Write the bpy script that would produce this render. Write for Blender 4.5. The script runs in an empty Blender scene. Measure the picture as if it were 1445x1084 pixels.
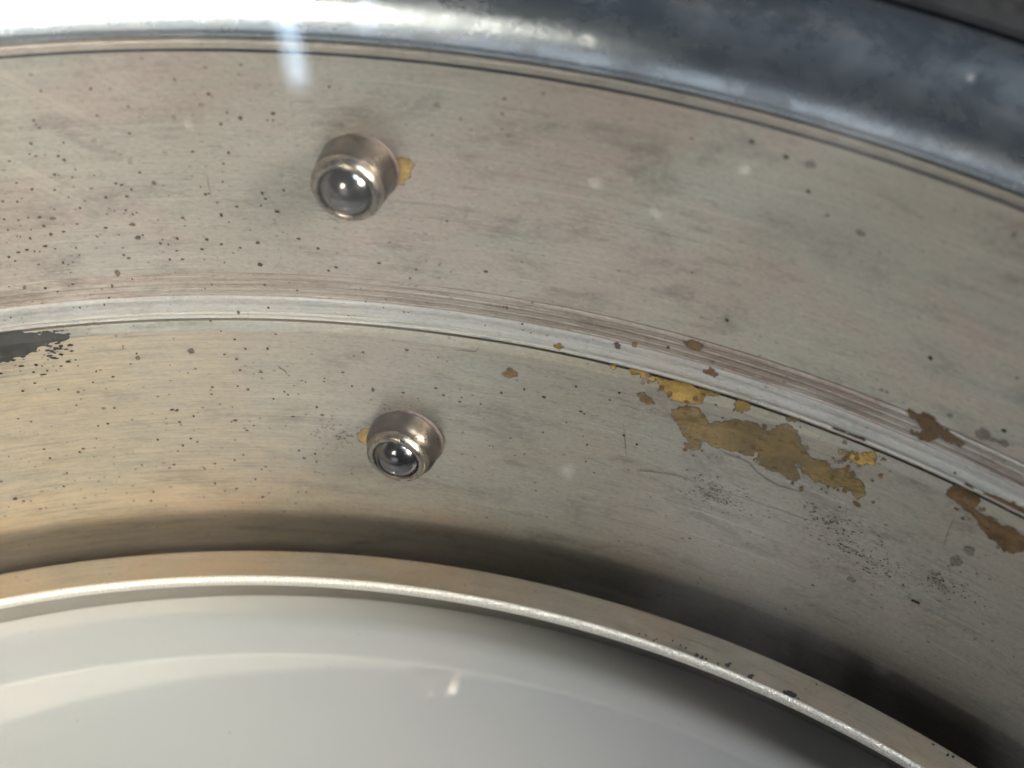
import bpy, bmesh, math, random
from mathutils import Matrix, Vector
from bpy import data as D

# ---------------------------------------------------------------- scene, camera, light
sc = bpy.context.scene
R = 0.15                                     # radius of the retaining ring's opening, metres

cam_d = D.cameras.new("camera"); cam = D.objects.new("camera", cam_d)
sc.collection.objects.link(cam); sc.camera = cam
cam_d.sensor_width = 36.0; cam_d.lens = 36.0 * 2450 / 1445
cam_d.clip_start = 0.005; cam_d.clip_end = 50
cam_rot = Matrix(((0.786413899, -0.511271978, 0.346632578),
                  (0.617036643, 0.676216458, -0.402488613),
                  (-0.028617505, 0.530407641, 0.847259566)))
cam_pos = Vector((0, 0.452523, 1.421414)) * R
cam.matrix_world = Matrix.Translation(cam_pos) @ cam_rot.to_4x4()
cam_d.dof.use_dof = True
cam_d.dof.focus_distance = 1.37 * R
cam_d.dof.aperture_fstop = 20.0

world = D.worlds.new("World"); sc.world = world; world.use_nodes = True
bg = world.node_tree.nodes["Background"]
bg.inputs[0].default_value = (0.38, 0.62, 1.0, 1); bg.inputs[1].default_value = 0.02

def lamp(name, pos, target, size, power, col, size_y=None):
    l = D.lights.new(name, 'AREA'); l.energy = power; l.color = col
    l.size = size
    if size_y: l.shape = 'RECTANGLE'; l.size_y = size_y
    o = D.objects.new(name, l); sc.collection.objects.link(o)
    o.location = pos
    o.rotation_euler = (Vector(target) - Vector(pos)).to_track_quat('-Z', 'Y').to_euler()
    return o
def camspace(x, y, z): return cam_pos + cam_rot @ Vector((x, y, z))
wall_target = Vector((-0.53, 0.98, 0.25)) * R
mid = Vector((-0.45, 0.75, 0.3)) * R
lamp("key_lamp", Vector((3.25, 2.05, 3.15)) * R, Vector((-0.68, 0.96, 0.48)) * R, 0.38, 0.80, (1.0, 0.93, 0.81)).data.spread = math.radians(26)
lamp("second_lamp", Vector((1.70, 2.00, 4.75)) * R, mid, 0.18, 2.8, (0.95, 0.97, 1.0))
lamp("torch", Vector((-0.45, -0.10, 1.35)) * R, Vector((-1.00, 0.80, 0.36)) * R, 0.04, 0.040, (1.0, 0.86, 0.66)).data.spread = math.radians(48)
lamp("rim_highlight_lamp", Vector((1.35, -4.65, 2.1)) * R, Vector((-0.8, 0.8, 0.5)) * R, 0.42, 0.48, (1.0, 0.97, 0.95), 0.30)  # added lamp, placed to draw the highlight along the chrome rim
for px, py, ux, uy, uz, ln, pw in ((-0.5993, 0.9531, -0.5339, 0.4459, 0.7184, .050, .016), (-0.5834, 1.0066, -0.5122, 0.4864, 0.7079, .030, .006)):
    gl = Vector((px, py, 0.6105)) * R
    lamp("strip_lamp", gl + Vector((ux, uy, uz)) * 0.9, gl, 0.010, pw, (0.62, 0.80, 1.0), ln)

sc.view_settings.view_transform = 'Standard'; sc.view_settings.look = 'None'
sc.view_settings.gamma = 1; sc.view_settings.exposure = 0.40; sc.view_settings.use_curve_mapping = False
sc.render.resolution_x = 1024; sc.render.resolution_y = 768

# ---------------------------------------------------------------- node helpers
class NT:
    def __init__(self, name):
        self.m = D.materials.new(name); self.m.use_nodes = True
        self.t = self.m.node_tree; self.t.nodes.clear()
        self.out = self.t.nodes.new("ShaderNodeOutputMaterial")
    def n(self, kind, **kw):
        nd = self.t.nodes.new(kind)
        for k, v in kw.items(): setattr(nd, k, v)
        return nd
    def link(self, a, b): self.t.links.new(a, b)
    def put(self, sock, v):
        if hasattr(v, "is_output") or hasattr(v, "links"): self.link(v, sock)
        else: sock.default_value = v
    def uv(self): return self.n("ShaderNodeUVMap").outputs[0]
    def scale(self, vec, s, off=(0, 0, 0)):
        m = self.n("ShaderNodeMapping"); self.link(vec, m.inputs[0])
        m.inputs["Scale"].default_value = s; m.inputs["Location"].default_value = off
        return m.outputs[0]
    def noise(self, vec, detail=4, rough=0.55, scale=1.0, dist=0.0):
        t = self.n("ShaderNodeTexNoise"); self.link(vec, t.inputs["Vector"])
        t.inputs["Scale"].default_value = scale; t.inputs["Detail"].default_value = detail
        t.inputs["Roughness"].default_value = rough; t.inputs["Distortion"].default_value = dist
        return t.outputs[0]
    def ramp(self, v, a, b, lo=0.0, hi=1.0):
        m = self.n("ShaderNodeMapRange"); m.interpolation_type = 'SMOOTHSTEP'
        self.put(m.inputs[0], v); m.inputs[1].default_value = a; m.inputs[2].default_value = b
        m.inputs[3].default_value = lo; m.inputs[4].default_value = hi
        return m.outputs[0]
    def math(self, op, a, b=0.0):
        m = self.n("ShaderNodeMath", operation=op); self.put(m.inputs[0], a); self.put(m.inputs[1], b)
        return m.outputs[0]
    def mix(self, f, a, b, mode='MIX'):
        m = self.n("ShaderNodeMix", data_type='RGBA', blend_type=mode)
        self.put(m.inputs[0], f); self.put(m.inputs[6], a); self.put(m.inputs[7], b)
        return m.outputs[2]
    def bsdf(self, **kw):
        b = self.n("ShaderNodeBsdfPrincipled"); self.link(b.outputs[0], self.out.inputs[0])
        for k, v in kw.items(): self.put(b.inputs[k.replace("_", " ")], v)
        return b
    def bump(self, h, strength, dist):
        b = self.n("ShaderNodeBump"); self.put(b.inputs["Height"], h)
        b.inputs["Strength"].default_value = strength; b.inputs["Distance"].default_value = dist
        return b.outputs[0]
def rgb(r, g, b): return (r, g, b, 1.0)

def plated(name, base, warm, cool, rough=0.38, metallic=0.8, streak=0.75, specks=0.5, brass=0.0, off=0.0, blotch=1.0, wipe=0.0):
    """worn nickel plating: brushed round the ring, blotched, mottled, pitted with small dark specks"""
    k = NT(name); uv = k.uv()
    def sc_(c, f): return rgb(*[min(1, v*f) for v in c[:3]])
    big = k.noise(k.scale(uv, (45, 60, 1), (off, off, 0)), 5, 0.6, dist=0.4)
    big2 = k.noise(k.scale(uv, (30, 75, 1), (off + 7, off + 3, 0)), 6, 0.62, dist=0.8)
    smoky = k.noise(k.scale(uv, (85, 170, 1), (off + 2, off + 9, 0)), 8, 0.68, dist=0.5)
    mott = k.noise(k.scale(uv, (240, 800, 1), (off + 6, off, 0)), 6, 0.72, dist=0.2)
    br = k.noise(k.scale(uv, (70, 3600, 1), (off, 0, 0)), 3, 0.6)
    br2 = k.noise(k.scale(uv, (300, 9000, 1), (off + 4, 0, 0)), 2, 0.5)
    broad = k.noise(k.scale(uv, (24, 1000, 1), (off + 11, 0, 0)), 3, 0.5)
    grain = k.noise(k.scale(uv, (1500, 2600, 1), (off + 1, 2, 0)), 4, 0.7)
    col = k.mix(k.ramp(big, 0.42, 0.60), base, warm)
    col = k.mix(k.ramp(big2, 0.46, 0.64, 0, 0.85 * blotch), col, cool)
    col = k.mix(k.ramp(smoky, 0.49, 0.73, 0, 0.68 * blotch), col, sc_(base, .45))
    col = k.mix(k.ramp(mott, 0.54, 0.74, 0, 0.50 * blotch), col, sc_(base, 1.35))
    col = k.mix(k.ramp(mott, 0.47, 0.27, 0, 0.60 * blotch), col, sc_(base, .55))
    sv = k.math('ADD', k.math('MULTIPLY', br, 0.6), k.math('MULTIPLY', broad, 0.4))
    patchy = k.ramp(big2, .35, .6, .45, 1.0)
    col = k.mix(k.math('MULTIPLY', k.ramp(sv, 0.52, 0.72, 0, 0.75 * streak), patchy), col, sc_(base, 1.45))
    col = k.mix(k.math('MULTIPLY', k.ramp(sv, 0.47, 0.28, 0, 0.8 * streak), patchy), col, rgb(base[0]*.48, base[1]*.45, base[2]*.41))
    col = k.mix(k.ramp(grain, .53, .72, 0, .60 * blotch), col, sc_(base, .5))
    col = k.mix(k.ramp(grain, .47, .28, 0, .45 * blotch), col, sc_(base, 1.4))
    if brass:
        sep = k.n("ShaderNodeSeparateXYZ"); k.link(uv, sep.inputs[0])
        zone = k.ramp(sep.outputs[0], -0.080, -0.128)
        bm = k.noise(k.scale(uv, (120, 520, 1), (off + 5, 2, 0)), 10, 0.86, dist=0.1)
        bm = k.math('ADD', k.math('MULTIPLY', bm, .70), k.math('MULTIPLY', br, .30))
        bmask = k.math('MULTIPLY', k.ramp(bm, 0.28, 0.72), zone)
        col = k.mix(k.math('MULTIPLY', bmask, brass), col, rgb(0.80, 0.655, 0.45))  # bared brass in streaks, plus a golden sheen tinted in toward the left
    if wipe:
        mp = k.n("ShaderNodeMapping"); k.link(uv, mp.inputs[0]); mp.inputs["Rotation"].default_value = (0, 0, math.radians(42)); mp.inputs["Scale"].default_value = (1, 1, 1)
        wm = k.noise(k.scale(mp.outputs[0], (16, 420, 1), (off, 3, 0)), 4, .6)
        wsep = k.n("ShaderNodeSeparateXYZ"); k.link(uv, wsep.inputs[0]); wzone = k.ramp(wsep.outputs[0], -.085, -.105)
        wz = k.noise(k.scale(uv, (32, 32, 1), (off + 9.4, 1, 0)), 2, .5)
        col = k.mix(k.math('MULTIPLY', k.ramp(wm, .50, .70, 0, wipe), k.math('MULTIPLY', k.ramp(wz, .46, .62), wzone)), col, sc_(base, 1.45))
    if specks:
        vo = k.n("ShaderNodeTexVoronoi"); k.link(k.scale(uv, (620, 760, 1), (off, 1, 0)), vo.inputs["Vector"])
        vo.inputs["Scale"].default_value = 1.0
        dens = k.noise(k.scale(uv, (60, 80, 1), (off + 3, 5, 0)), 3, 0.5)
        sepc = k.n("ShaderNodeSeparateColor"); k.link(vo.outputs["Color"], sepc.inputs[0])
        pick = k.ramp(k.math('ADD', sepc.outputs[0], k.math('MULTIPLY', dens, 0.6)), 1.02, 1.10)
        sp = k.math('MULTIPLY', k.ramp(vo.outputs["Distance"], 0.17, 0.08), pick)
        col = k.mix(k.math('MULTIPLY', sp, specks), col, rgb(0.10, 0.08, 0.07))
    ro = k.math('ADD', k.math('MULTIPLY', br, 0.16), k.math('MULTIPLY', mott, 0.26))
    ro = k.math('ADD', ro, rough - 0.20)
    h = k.math('ADD', k.math('MULTIPLY', br, 0.7), k.math('ADD', k.math('MULTIPLY', br2, 0.4), k.math('MULTIPLY', mott, 0.5)))
    k.bsdf(Base_Color=col, Metallic=metallic, Roughness=ro, Anisotropic=0.35, Normal=k.bump(h, 0.22, 0.0001))
    return k.m

M = {}
M['wall'] = plated("nickel_wall", rgb(.40, .38, .335), rgb(.415, .37, .325), rgb(.395, .388, .355), specks=0.5, brass=0.8, off=.7)
M['upper'] = plated("nickel_upper_wall", rgb(.50, .475, .425), rgb(.52, .445, .405), rgb(.47, .463, .425), off=3.3, specks=0.35, wipe=.55)
M['band'] = plated("streaked_band", rgb(.47, .425, .385), rgb(.42, .345, .305), rgb(.55, .52, .49), off=8.1, streak=1.25, rough=.40)
M['bright'] = plated("pale_band", rgb(.62, .625, .62), rgb(.64, .61, .58), rgb(.58, .60, .61), off=5.1, streak=1.1, rough=.36, specks=.4, blotch=.9)
M['chamfer'] = plated("pale_chamfer", rgb(.58, .56, .49), rgb(.54, .49, .40), rgb(.56, .56, .52), off=1.7, streak=.6, rough=.33, specks=.3)
M['ring'] = plated("ring_top", rgb(.36, .32, .262), rgb(.395, .315, .235), rgb(.335, .325, .30), off=6.6, streak=.5, specks=.3, rough=.42, metallic=.85, blotch=.5)
M['under'] = plated("shaded_ring_underside", rgb(.20, .19, .17), rgb(.22, .19, .16), rgb(.19, .19, .18), off=9.6, streak=.3, specks=0, rough=.5, metallic=.3, blotch=.5)  # darker than the ring top: shade beneath the lip put into the colour
M['seam'] = plated("seam_shadow_metal", rgb(.12, .10, .085), rgb(.14, .11, .09), rgb(.10, .10, .09), off=2.2, rough=.6, metallic=.3)

def sparkle_edge():
    k = NT("polished_glint_edge"); uv = k.uv()
    g = k.noise(k.scale(uv, (3200, 3200, 1)), 3, .7)
    col = k.mix(k.ramp(g, .35, .65), rgb(.62, .60, .54), rgb(.96, .94, .89))  # near-white grains paint in the glint that the edge catches
    k.bsdf(Base_Color=col, Metallic=.7, Roughness=k.ramp(g, .3, .7, .5, .25), Normal=k.bump(g, .8, .0002))
    return k.m
M['edge'] = sparkle_edge()
M['bead'] = plated('bead_metal', rgb(.72, .72, .70), rgb(.74, .71, .66), rgb(.68, .70, .71), off=4.4, streak=.9, rough=.30, specks=.4, metallic=.85, blotch=.8)

def chrome():
    k = NT("smudged_chrome"); uv = k.uv()
    sm = k.noise(k.scale(uv, (150, 170, 1)), 8, .68, dist=.25)
    sm2 = k.noise(k.scale(uv, (40, 260, 1), (3, 1, 0)), 6, .6)
    gr = k.noise(k.scale(uv, (900, 1400, 1), (1, 4, 0)), 4, .7)
    vo = k.n("ShaderNodeTexVoronoi"); k.link(k.scale(uv, (210, 300, 1), (2, 3, 0)), vo.inputs["Vector"]); vo.inputs["Scale"].default_value = 1
    sepc = k.n("ShaderNodeSeparateColor"); k.link(vo.outputs["Color"], sepc.inputs[0])
    fl = k.math('MULTIPLY', k.ramp(vo.outputs["Distance"], .30, .12), k.ramp(sepc.outputs[1], .74, .80))
    fl = k.math('MULTIPLY', fl, k.ramp(gr, .4, .6))
    col = k.mix(k.ramp(sm, .40, .68, 0, .6), rgb(.40, .47, .55), rgb(.22, .24, .28))
    col = k.mix(k.ramp(sm2, .5, .7, 0, .4), col, rgb(.75, .74, .72))
    col = k.mix(fl, col, rgb(.72, .72, .68))
    met = k.math('SUBTRACT', .96, k.math('MULTIPLY', fl, .75))
    ro = k.math('ADD', k.ramp(sm, .35, .7, .22, .36), k.math('MULTIPLY', fl, .3))
    k.bsdf(Base_Color=col, Metallic=met, Roughness=ro, Normal=k.bump(k.math('ADD', gr, k.math('MULTIPLY', sm, .4)), .12, .0002))
    return k.m
M['chrome'] = chrome()

def simple(name, c, rough, metallic, var=.25, scale=900, bump=.1, **kw):
    k = NT(name); tc = k.n("ShaderNodeTexCoord")
    g = k.noise(k.scale(tc.outputs["Object"], (scale,)*3), 5, .6)
    col = k.mix(k.ramp(g, .3, .7), rgb(*[v*(1-var) for v in c]), rgb(*[min(1, v*(1+var)) for v in c]))
    b = k.bsdf(Base_Color=col, Metallic=metallic, Roughness=k.ramp(g, .3, .7, rough*.8, rough*1.25), Normal=k.bump(g, bump, .0002))
    for a, v in kw.items(): b.inputs[a.replace('_', ' ')].default_value = v
    return k.m
def bare(name, c, rough, metallic):
    k = NT(name); tc = k.n("ShaderNodeTexCoord"); o = tc.outputs["Object"]
    a = k.noise(k.scale(o, (260, 260, 420)), 7, .68, dist=.3); b = k.noise(k.scale(o, (90, 90, 120)), 4, .6); g = k.noise(k.scale(o, (1500, 1500, 2400)), 4, .65)
    col = k.mix(k.ramp(a, .32, .68), rgb(*[v*.52 for v in c]), rgb(*[min(1, v*1.42) for v in c]))
    col = k.mix(k.ramp(b, .42, .66, 0, .7), col, rgb(c[0]*.62, c[1]*.66, c[2]*.85))
    col = k.mix(k.ramp(g, .55, .70, 0, .65), col, rgb(c[0]*.28, c[1]*.25, c[2]*.27))
    k.bsdf(Base_Color=col, Metallic=metallic, Roughness=k.ramp(a, .3, .7, rough*.8, rough*1.25), Normal=k.bump(k.math('ADD', a, g), .3, .0002))
    return k.m
M['brass'] = bare("bare_tarnished_brass", (.33, .235, .10), .46, .6)
M['brass_bright'] = bare("bare_bright_brass", (.60, .40, .13), .36, .8)
M['brass_brown'] = bare("bare_brown_brass", (.25, .155, .075), .5, .5)
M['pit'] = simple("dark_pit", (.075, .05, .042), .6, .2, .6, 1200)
M['stain'] = simple("grey_stain", (.27, .245, .215), .5, .55, .25, 2500)
M['scratch'] = simple("scratch_mark", (.17, .155, .135), .5, .5, .4, 3000)
M['smear'] = simple("black_smear", (.016, .017, .018), .75, 0.0, .4, 600, .3)
M['sleeve'] = simple("nickel_sleeve", (.105, .085, .066), .32, .92, .18, 500, .06)
M['collar'] = simple("polished_collar", (.28, .25, .215), .28, .95, .15, 900, .12)
M['ball'] = simple("steel_ball", (.17, .172, .185), .19, 1.0, .10, 500, .02)
M['dark'] = simple("dark_surround", (.010, .011, .013), .6, .1, .3, 300)
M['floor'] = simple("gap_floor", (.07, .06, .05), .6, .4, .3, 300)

def white_disc_mat():
    k = NT("glossy_white_disc"); tc = k.n("ShaderNodeTexCoord")
    g = k.noise(k.scale(tc.outputs["Object"], (22, 22, 22)), 4, .55, dist=.6)
    g2 = k.noise(k.scale(tc.outputs["Object"], (400, 400, 400)), 4, .6)
    col = k.mix(k.ramp(g, .38, .62), rgb(.62, .645, .645), rgb(.64, .64, .645))
    vo = k.n("ShaderNodeTexVoronoi"); k.link(k.scale(tc.outputs["Object"], (420, 420, 420)), vo.inputs["Vector"]); vo.inputs["Scale"].default_value = 1
    sc3 = k.n("ShaderNodeSeparateColor"); k.link(vo.outputs["Color"], sc3.inputs[0])
    du = k.math('MULTIPLY', k.ramp(vo.outputs["Distance"], .10, .05), k.ramp(sc3.outputs[0], .70, .75))
    col = k.mix(k.math('MULTIPLY', du, .25), col, rgb(.22, .22, .22))
    wm = k.noise(k.scale(tc.outputs["Object"], (60, 60, 60)), 6, .6, dist=1.5)
    col = k.mix(k.ramp(wm, .55, .75, 0, .10), col, rgb(.5, .5, .5))
    k.bsdf(Base_Color=col, Metallic=.48, Roughness=k.ramp(g2, .3, .7, .012, .025))
    return k.m
M['white'] = white_disc_mat()

def glass_mat():
    k = NT("clear_cover_glass")
    lw = k.n("ShaderNodeLayerWeight"); lw.inputs[0].default_value = .5
    fr = k.math('ADD', k.math('MULTIPLY', k.math('POWER', lw.outputs["Facing"], 5.0), .96), .035)
    tr = k.n("ShaderNodeBsdfTransparent"); tr.inputs[0].default_value = (.985, .99, .988, 1)
    go = k.n("ShaderNodeBsdfGlossy"); go.inputs["Roughness"].default_value = .03
    mx = k.n("ShaderNodeMixShader")
    k.link(fr, mx.inputs[0]); k.link(tr.outputs[0], mx.inputs[1]); k.link(go.outputs[0], mx.inputs[2])
    tc = k.n("ShaderNodeTexCoord")
    film = k.noise(k.scale(tc.outputs["Object"], (26, 26, 26), (3, 1, 0)), 5, .55, dist=.6)
    df = k.n("ShaderNodeBsdfDiffuse"); df.inputs[0].default_value = (.75, .77, .80, 1)
    m2 = k.n("ShaderNodeMixShader"); k.link(k.ramp(film, .48, .72, .0, .025), m2.inputs[0])
    k.link(mx.outputs[0], m2.inputs[1]); k.link(df.outputs[0], m2.inputs[2]); k.link(m2.outputs[0], k.out.inputs[0])
    return k.m
M['glass'] = glass_mat()

# ---------------------------------------------------------------- building helpers
def link(o, parent=None):
    sc.collection.objects.link(o)
    if parent: o.parent = parent
    return o
def thing(name, label, cat, kind=None):
    o = D.objects.new(name, None); o.empty_display_size = .02
    link(o); o["label"] = label; o["category"] = cat
    return o
def mesh_obj(name, verts, faces, mat, parent=None, uvs=None, sharp=35, smooth=True):
    me = D.meshes.new(name); me.from_pydata(verts, [], faces)
    if uvs:
        l = me.uv_layers.new(name="UVMap")
        flat = []
        for lp in me.loops: pass
        k = 0
        for fi in range(len(faces)):
            for c in uvs[fi]: l.data[k].uv = c; k += 1
    me.materials.append(mat)
    if smooth:
        me.shade_smooth()
        if sharp: me.set_sharp_from_angle(angle=math.radians(sharp))
    me.update()
    return link(D.objects.new(name, me), parent)
def lathe(name, prof, mat, parent=None, n=480, closed=False, sharp=30, v0=0.0):
    """revolve a (r, z) profile (units of R) round the axis; UV in metres along the ring and the profile"""
    pr = [(r*R, z*R) for r, z in prof]
    if closed: pr = pr + [pr[0]]
    vs = [v0]
    for i in range(len(pr)-1): vs.append(vs[-1] + math.hypot(pr[i+1][0]-pr[i][0], pr[i+1][1]-pr[i][1]))
    m = len(pr) - (1 if closed else 0)
    verts, faces, uvs = [], [], []
    for j in range(n):
        a = -math.pi + 2*math.pi*j/n
        for r, z in pr[:m]: verts.append((r*math.sin(a), r*math.cos(a), z))
    for j in range(n):
        a0 = -math.pi + 2*math.pi*j/n; a1 = -math.pi + 2*math.pi*(j+1)/n; k = (j+1) % n
        for i in range(len(pr)-1):
            i2 = (i+1) % m
            faces.append((j*m+i, k*m+i, k*m+i2, j*m+i2))
            uvs.append(((a0*1.1*R, vs[i]), (a1*1.1*R, vs[i]), (a1*1.1*R, vs[i+1]), (a0*1.1*R, vs[i+1])))
    return mesh_obj(name, verts, faces, mat, parent, uvs, sharp)

# inner profile of the two stacked sections (r, z in units of R)
PROF = [(1.0605,0.10),(1.1131,0.2975),(1.1178,0.3052),(1.1178,0.3066),(1.1184,0.3075),(1.1175,0.3105),
        (1.1178,0.3160),(1.1186,0.3215),(1.1204,0.3270),(1.1232,0.3315),(1.1325,0.3490),(1.1820,0.5395)]
SS = [0.0]
for i in range(len(PROF)-1): SS.append(SS[-1] + math.hypot(PROF[i+1][0]-PROF[i][0], PROF[i+1][1]-PROF[i][1]))
def on_wall(ph, s, lift=0.0):
    """point on the inner wall at azimuth ph and profile length s, lifted off it by lift metres"""
    i = 0
    while i < len(SS)-2 and s > SS[i+1]: i += 1
    t = (s-SS[i])/(SS[i+1]-SS[i])
    r = PROF[i][0]+(PROF[i+1][0]-PROF[i][0])*t; z = PROF[i][1]+(PROF[i+1][1]-PROF[i][1])*t
    dr, dz = PROF[i+1][0]-PROF[i][0], PROF[i+1][1]-PROF[i][1]; L = math.hypot(dr, dz)
    r = r*R - dz/L*lift; z = z*R + dr/L*lift
    return (r*math.sin(ph), r*math.cos(ph), z)

rnd = random.Random(7)
def rough_outline(pts, levels=2, amp=.16):
    """fray an outline: midpoints pushed sideways at random"""
    for lv in range(levels):
        o = []
        for i in range(len(pts)):
            a, b = pts[i], pts[(i+1) % len(pts)]
            o.append(a); d = rnd.uniform(-amp, amp)
            o.append(((a[0]+b[0])/2 - (b[1]-a[1])*d, (a[1]+b[1])/2 + (b[0]-a[0])*d))
        pts = o
    return pts
def grow(pts, d):
    """push an outline outwards by d along its corner normals"""
    ar = sum(pts[i][0]*pts[(i+1) % len(pts)][1]-pts[(i+1) % len(pts)][0]*pts[i][1] for i in range(len(pts)))
    sg = 1 if ar > 0 else -1; o = []
    for i, (x, y) in enumerate(pts):
        a, b = pts[i-1], pts[(i+1) % len(pts)]
        dx, dy = b[0]-a[0], b[1]-a[1]; L = math.hypot(dx, dy) or 1; q = d*rnd.uniform(.1, 1.5)
        o.append((x+sg*dy/L*q, y-sg*dx/L*q))
    return o
def wall_patch(name, pts, mat, parent, lift=4e-5, label=None, fray=2, edge=None):
    """a flat worn place on the wall: outline in (azimuth, profile length), wrapped on the surface"""
    pts = [(a*1.12, s) for a, s in pts]
    pts = rough_outline(pts, fray, .22)
    o = wrap_patch(name, pts, mat, parent, lift)
    if label: o["label"] = label
    if edge: wrap_patch("flaked_edge", grow(pts, .0009), edge, parent, lift-2e-5)
    return o
def wrap_patch(name, pts, mat, parent, lift):
    bm = bmesh.new()
    f = bm.faces.new([bm.verts.new((x, y, 0)) for x, y in pts])
    bmesh.ops.triangulate(bm, faces=[f])
    for s in SS[1:-1]:
        bmesh.ops.bisect_plane(bm, geom=bm.verts[:]+bm.edges[:]+bm.faces[:], dist=1e-7, plane_co=(0, s, 0), plane_no=(0, 1, 0))
    x0 = min(p[0] for p in pts); x1 = max(p[0] for p in pts); x = x0+.01
    while x < x1:
        bmesh.ops.bisect_plane(bm, geom=bm.verts[:]+bm.edges[:]+bm.faces[:], dist=1e-7, plane_co=(x, 0, 0), plane_no=(1, 0, 0)); x += .01
    for v in bm.verts: v.co = on_wall(v.co.x/1.12, v.co.y, lift)
    bm.normal_update()
    me = D.meshes.new(name); bm.to_mesh(me); bm.free(); me.materials.append(mat)
    return link(D.objects.new(name, me), parent)

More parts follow.
